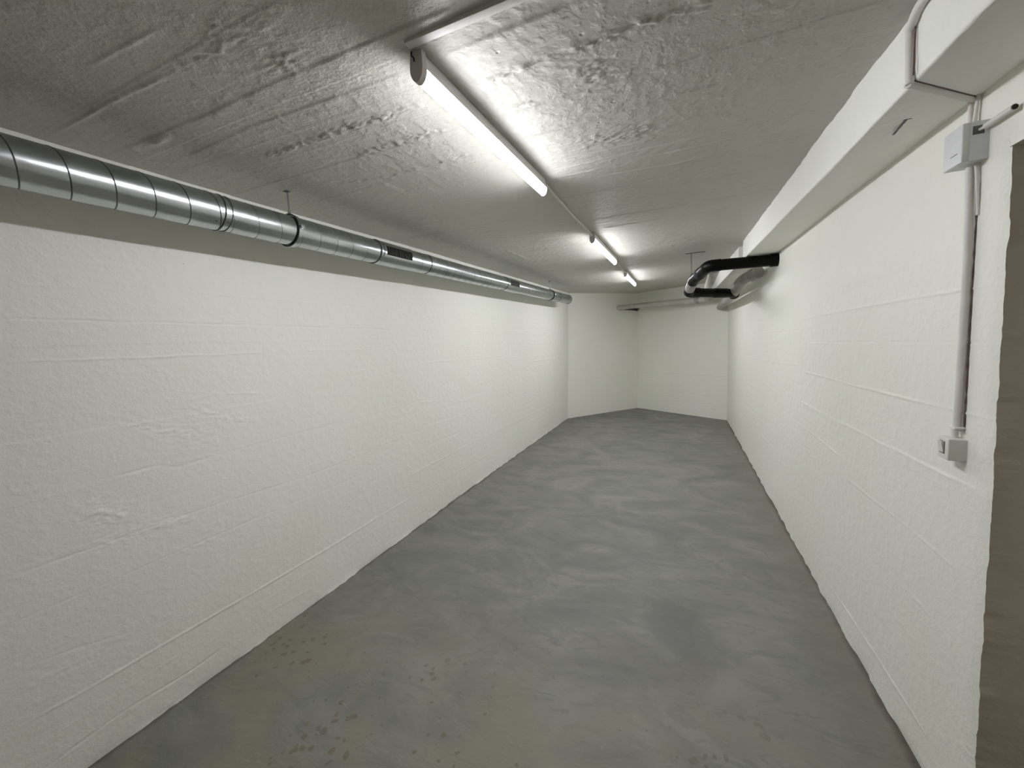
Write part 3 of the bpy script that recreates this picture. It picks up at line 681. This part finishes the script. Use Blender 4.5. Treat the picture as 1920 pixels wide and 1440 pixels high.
for i in range(4): bm.faces.new((f[i], f[(i+1)%4], g[(i+1)%4], g[i]))
o = link('wedge', finish(bm, 'wedge', False), m_rubber, cp)
hp = empty('pipe_hanger', W(.017, 5.08, H), 'steel rod hanger dropping from the ceiling to the black drain pipe', 'pipe hanger')
bm = bmesh.new(); tube(bm, [W(.017, 5.08, H), W(.022, 5.06, 2.30)], .0045, 10); link('threaded_rod', finish(bm, 'threaded_rod'), m_galvdark, hp)
bm = bmesh.new(); box(bm, (-.045, 5.065, H-.006), (.16, 5.095, H+.004)); link('ceiling_plate', finish(bm, 'ceiling_plate', False), m_galvdark, hp)
bm = bmesh.new(); tube(bm, [W(.022, 5.06, 2.335), W(.022, 5.06, 2.305)], .010, 6); link('nut', finish(bm, 'nut', False), m_rubber, hp)

# ------------------------------------------------------------------ electrical things on the right wall
def xr(y): return float(np.interp(y, [1.6, 2.2], [XRt(1.6), XRt(2.2)]))
wx = .8215
jb = empty('junction_box', W(wx, 1.785, 2.18), 'square pale grey junction box high on the right wall under the beam', 'junction box')
bm = bmesh.new(); box(bm, (wx-.042, 1.7353, 2.1793), (wx+.006, 1.8337, 2.2937), .003); link('body', finish(bm, 'body', True, 30), m_box, jb)
bm = bmesh.new(); box(bm, (wx-.059, 1.735, 2.179), (wx-.041, 1.834, 2.294), .004); cv = link('cover', finish(bm, 'cover', True, 30), m_box, jb)
bm = bmesh.new(); box(bm, (wx-.0598, 1.757, 2.2115), (wx-.0585, 1.792, 2.2135)); link('slot', finish(bm, 'slot', False), m_galvdark, cv)
bm = bmesh.new(); box(bm, (wx-.036, 1.7345, 2.255), (wx-.010, 1.7375, 2.280)); link('knockout', finish(bm, 'knockout', False), m_galvdark, jb)

o = conduit('conduit', [W(wx-.013, 1.722, 2.270), W(wx-.012, 1.67, 2.271), W(wx-.010, 1.612, 2.271)], .0088, m_cond,
        'short painted conduit from the side of the junction box towards the doorway', 'conduit')
bm = bmesh.new(); tube(bm, [W(wx-.010, 1.6119, 2.271), W(wx-.010, 1.611, 2.271)], .0068, 12); link('dark_end', finish(bm, 'dark_end', False), m_rubber).parent = o
o.children[0].location = -o.location
bm = bmesh.new(); tube(bm, [W(wx-.024, 1.745, 2.266), W(wx-.016, 1.725, 2.269), W(wx-.013, 1.70, 2.271)], .0042, 10); link('cable', finish(bm, 'cable'), m_cond).parent = o
for c_ in o.children: c_.location = -o.location
cf = empty('conduit', W(wx-.015, 1.79, 1.32), 'long painted conduit running down the right wall from junction box to light switch', 'conduit')
def part_tube(name, parent, pts, r, m, rad=.02, seg=14):
    bm = bmesh.new(); tube(bm, bend(pts, rad), r, seg); return link(name, finish(bm, name), m, parent)
part_tube('tube', cf, [W(wx-.016, 1.783, 2.172), W(wx-.012, 1.780, 1.9), W(wx-.011, 1.783, 1.6), W(wx-.012, 1.787, 1.335)], .0105, m_cond)
part_tube('end', cf, [W(wx-.016, 1.787, 1.345), W(wx-.017, 1.787, 1.305)], .0095, m_cond)
part_tube('cable', cf, [W(wx-.012, 1.768, 2.20), W(wx-.008, 1.765, 2.14), W(wx-.005, 1.763, 2.09), W(wx-.001, 1.764, 2.02)], .0042, m_cond)
bm = bmesh.new(); box(bm, (wx-.025, 1.768, 1.342), (wx+.004, 1.804, 1.349), .002); link('clip', finish(bm, 'clip', True, 30), m_plastic, cf)
bm = bmesh.new()
tube(bm, [W(wx+.0008, 1.7735-.002*(z-1.34), z) for z in np.linspace(1.34, 2.02, 30)], .0028, 6, True, [.0015+.0022*abs(math.sin(k*1.9)) for k in range(30)])
o = link('gap', finish(bm, 'gap'), m_crack, cf); o['label'] = 'brown gap beside the tube'
# cables between the box and the beam
cb = empty('cable', W(wx-.01, 1.80, 2.33), 'pair of thin white cables joining the junction box to the beam above', 'cable')
part_tube('strand', cb, [W(wx-.018, 1.800, 2.27), W(wx-.012, 1.800, 2.32), W(wx-.012, 1.806, 2.384)], .0065, m_cond)
part_tube('strand', cb, [W(wx-.018, 1.782, 2.27), W(wx-.010, 1.784, 2.32), W(wx-.008, 1.778, 2.386)], .005, m_cond)
# conduit following the beam: along the top edge, down its side and across its underside
cbm = empty('conduit', W(.57, 1.58, 2.5), 'painted conduit running down the side of the beam and across its underside', 'conduit')
part_tube('upper_tube', cbm, [W(.585, 1.10, H-.02), W(.570, 1.53, H-.012), W(.572, 1.577, H-.040)], .012, m_cond, .03)
part_tube('side_tube', cbm, [W(.571, 1.578, H-.03), W(.575, 1.583, H-.055), W(.580, 1.587, ZB-.003)], .011, m_cond)
part_tube('underside_tube', cbm, [W(.576, 1.590, ZB-.001), W(.70, 1.70, ZB+.002), W(.826, 1.812, ZB-.002)], .010, m_cond)
bm = bmesh.new(); tube(bm, [W(.5785, 1.565, z) for z in np.linspace(ZB+.01, H-.02, 14)], .002, 6)
o = link('gap', finish(bm, 'gap'), m_crack, cbm); o['label'] = 'brown gap beside the tube'
bm = bmesh.new(); tube(bm, [W(.587+.24*a, 1.578+.222*a, ZB-.0005) for a in np.linspace(0, 1, 14)], .002, 6)
o = link('gap', finish(bm, 'gap'), m_crack, cbm); o['label'] = 'brown gap beside the tube'

sw = empty('light_switch', W(wx, 1.79, 1.24), 'white surface-mounted light switch on the right wall below the conduit', 'switch')
bm = bmesh.new(); box(bm, (wx-.044, 1.757, 1.240), (wx+.005, 1.817, 1.312), .005); link('housing', finish(bm, 'housing', True, 30), m_plastic, sw)
bm = bmesh.new(); box(bm, (wx-.0455, 1.775, 1.258), (wx-.0425, 1.803, 1.300), .0008); fr = link('frame', finish(bm, 'frame', True, 30), m_galvdark, sw)
bm = bmesh.new()
b2 = [(wx-.044, 1.777, 1.262), (wx-.044, 1.801, 1.262), (wx-.044, 1.801, 1.298), (wx-.044, 1.777, 1.298)]
t2 = [(wx-.047, 1.777, 1.262), (wx-.047, 1.801, 1.262), (wx-.053, 1.801, 1.298), (wx-.053, 1.777, 1.298)]
a = [bm.verts.new(W(*p)) for p in b2]; b = [bm.verts.new(W(*p)) for p in t2]
bm.faces.new(a); bm.faces.new(b[::-1])
for i in range(4): bm.faces.new((a[i], a[(i+1)%4], b[(i+1)%4], b[i]))
link('rocker', finish(bm, 'rocker', False), m_plastic, sw)

# perforated strap left hanging from the beam
bm = bmesh.new(); P0, P1 = W(.676, 1.862, ZB+.001), W(.672, 1.950, ZB-.012); d = (P1-P0)/9; sd = Vector((.0040, 0, 0)); th = Vector((0, 0, .0010))
V0 = []
for i in range(10):
    c = P0+d*i; wd_ = 1.0 if i % 3 else .75; V0.append([bm.verts.new(c-sd*wd_-th), bm.verts.new(c+sd*wd_-th), bm.verts.new(c+sd*wd_+th), bm.verts.new(c-sd*wd_+th)])
for A, B in zip(V0, V0[1:]):
    for k in range(4): bm.faces.new((A[k], A[(k+1)%4], B[(k+1)%4], B[k]))
bm.faces.new(V0[0][::-1]); bm.faces.new(V0[-1])
tube(bm, [P0+Vector((-.009, 0, 0)), P0+Vector((.012, -.002, 0))], .0025, 8)
st_ = link('metal_strap', finish(bm, 'metal_strap', False), m_galvdark); tag(st_, 'short grey metal strap fixed to the underside of the beam', 'strap'); recenter(st_)
for a in (.35, .8):
    bm = bmesh.new(); c = P0+(P1-P0)*a-th*1.2; tube(bm, [c, c-Vector((0, 0, .0006))], .0018, 8)
    o = bpy.data.objects.new('hole', finish(bm, 'hole')); o.data.materials.append(m_galvdark); C.objects.link(o); o.parent = st_; o.location = -st_.location
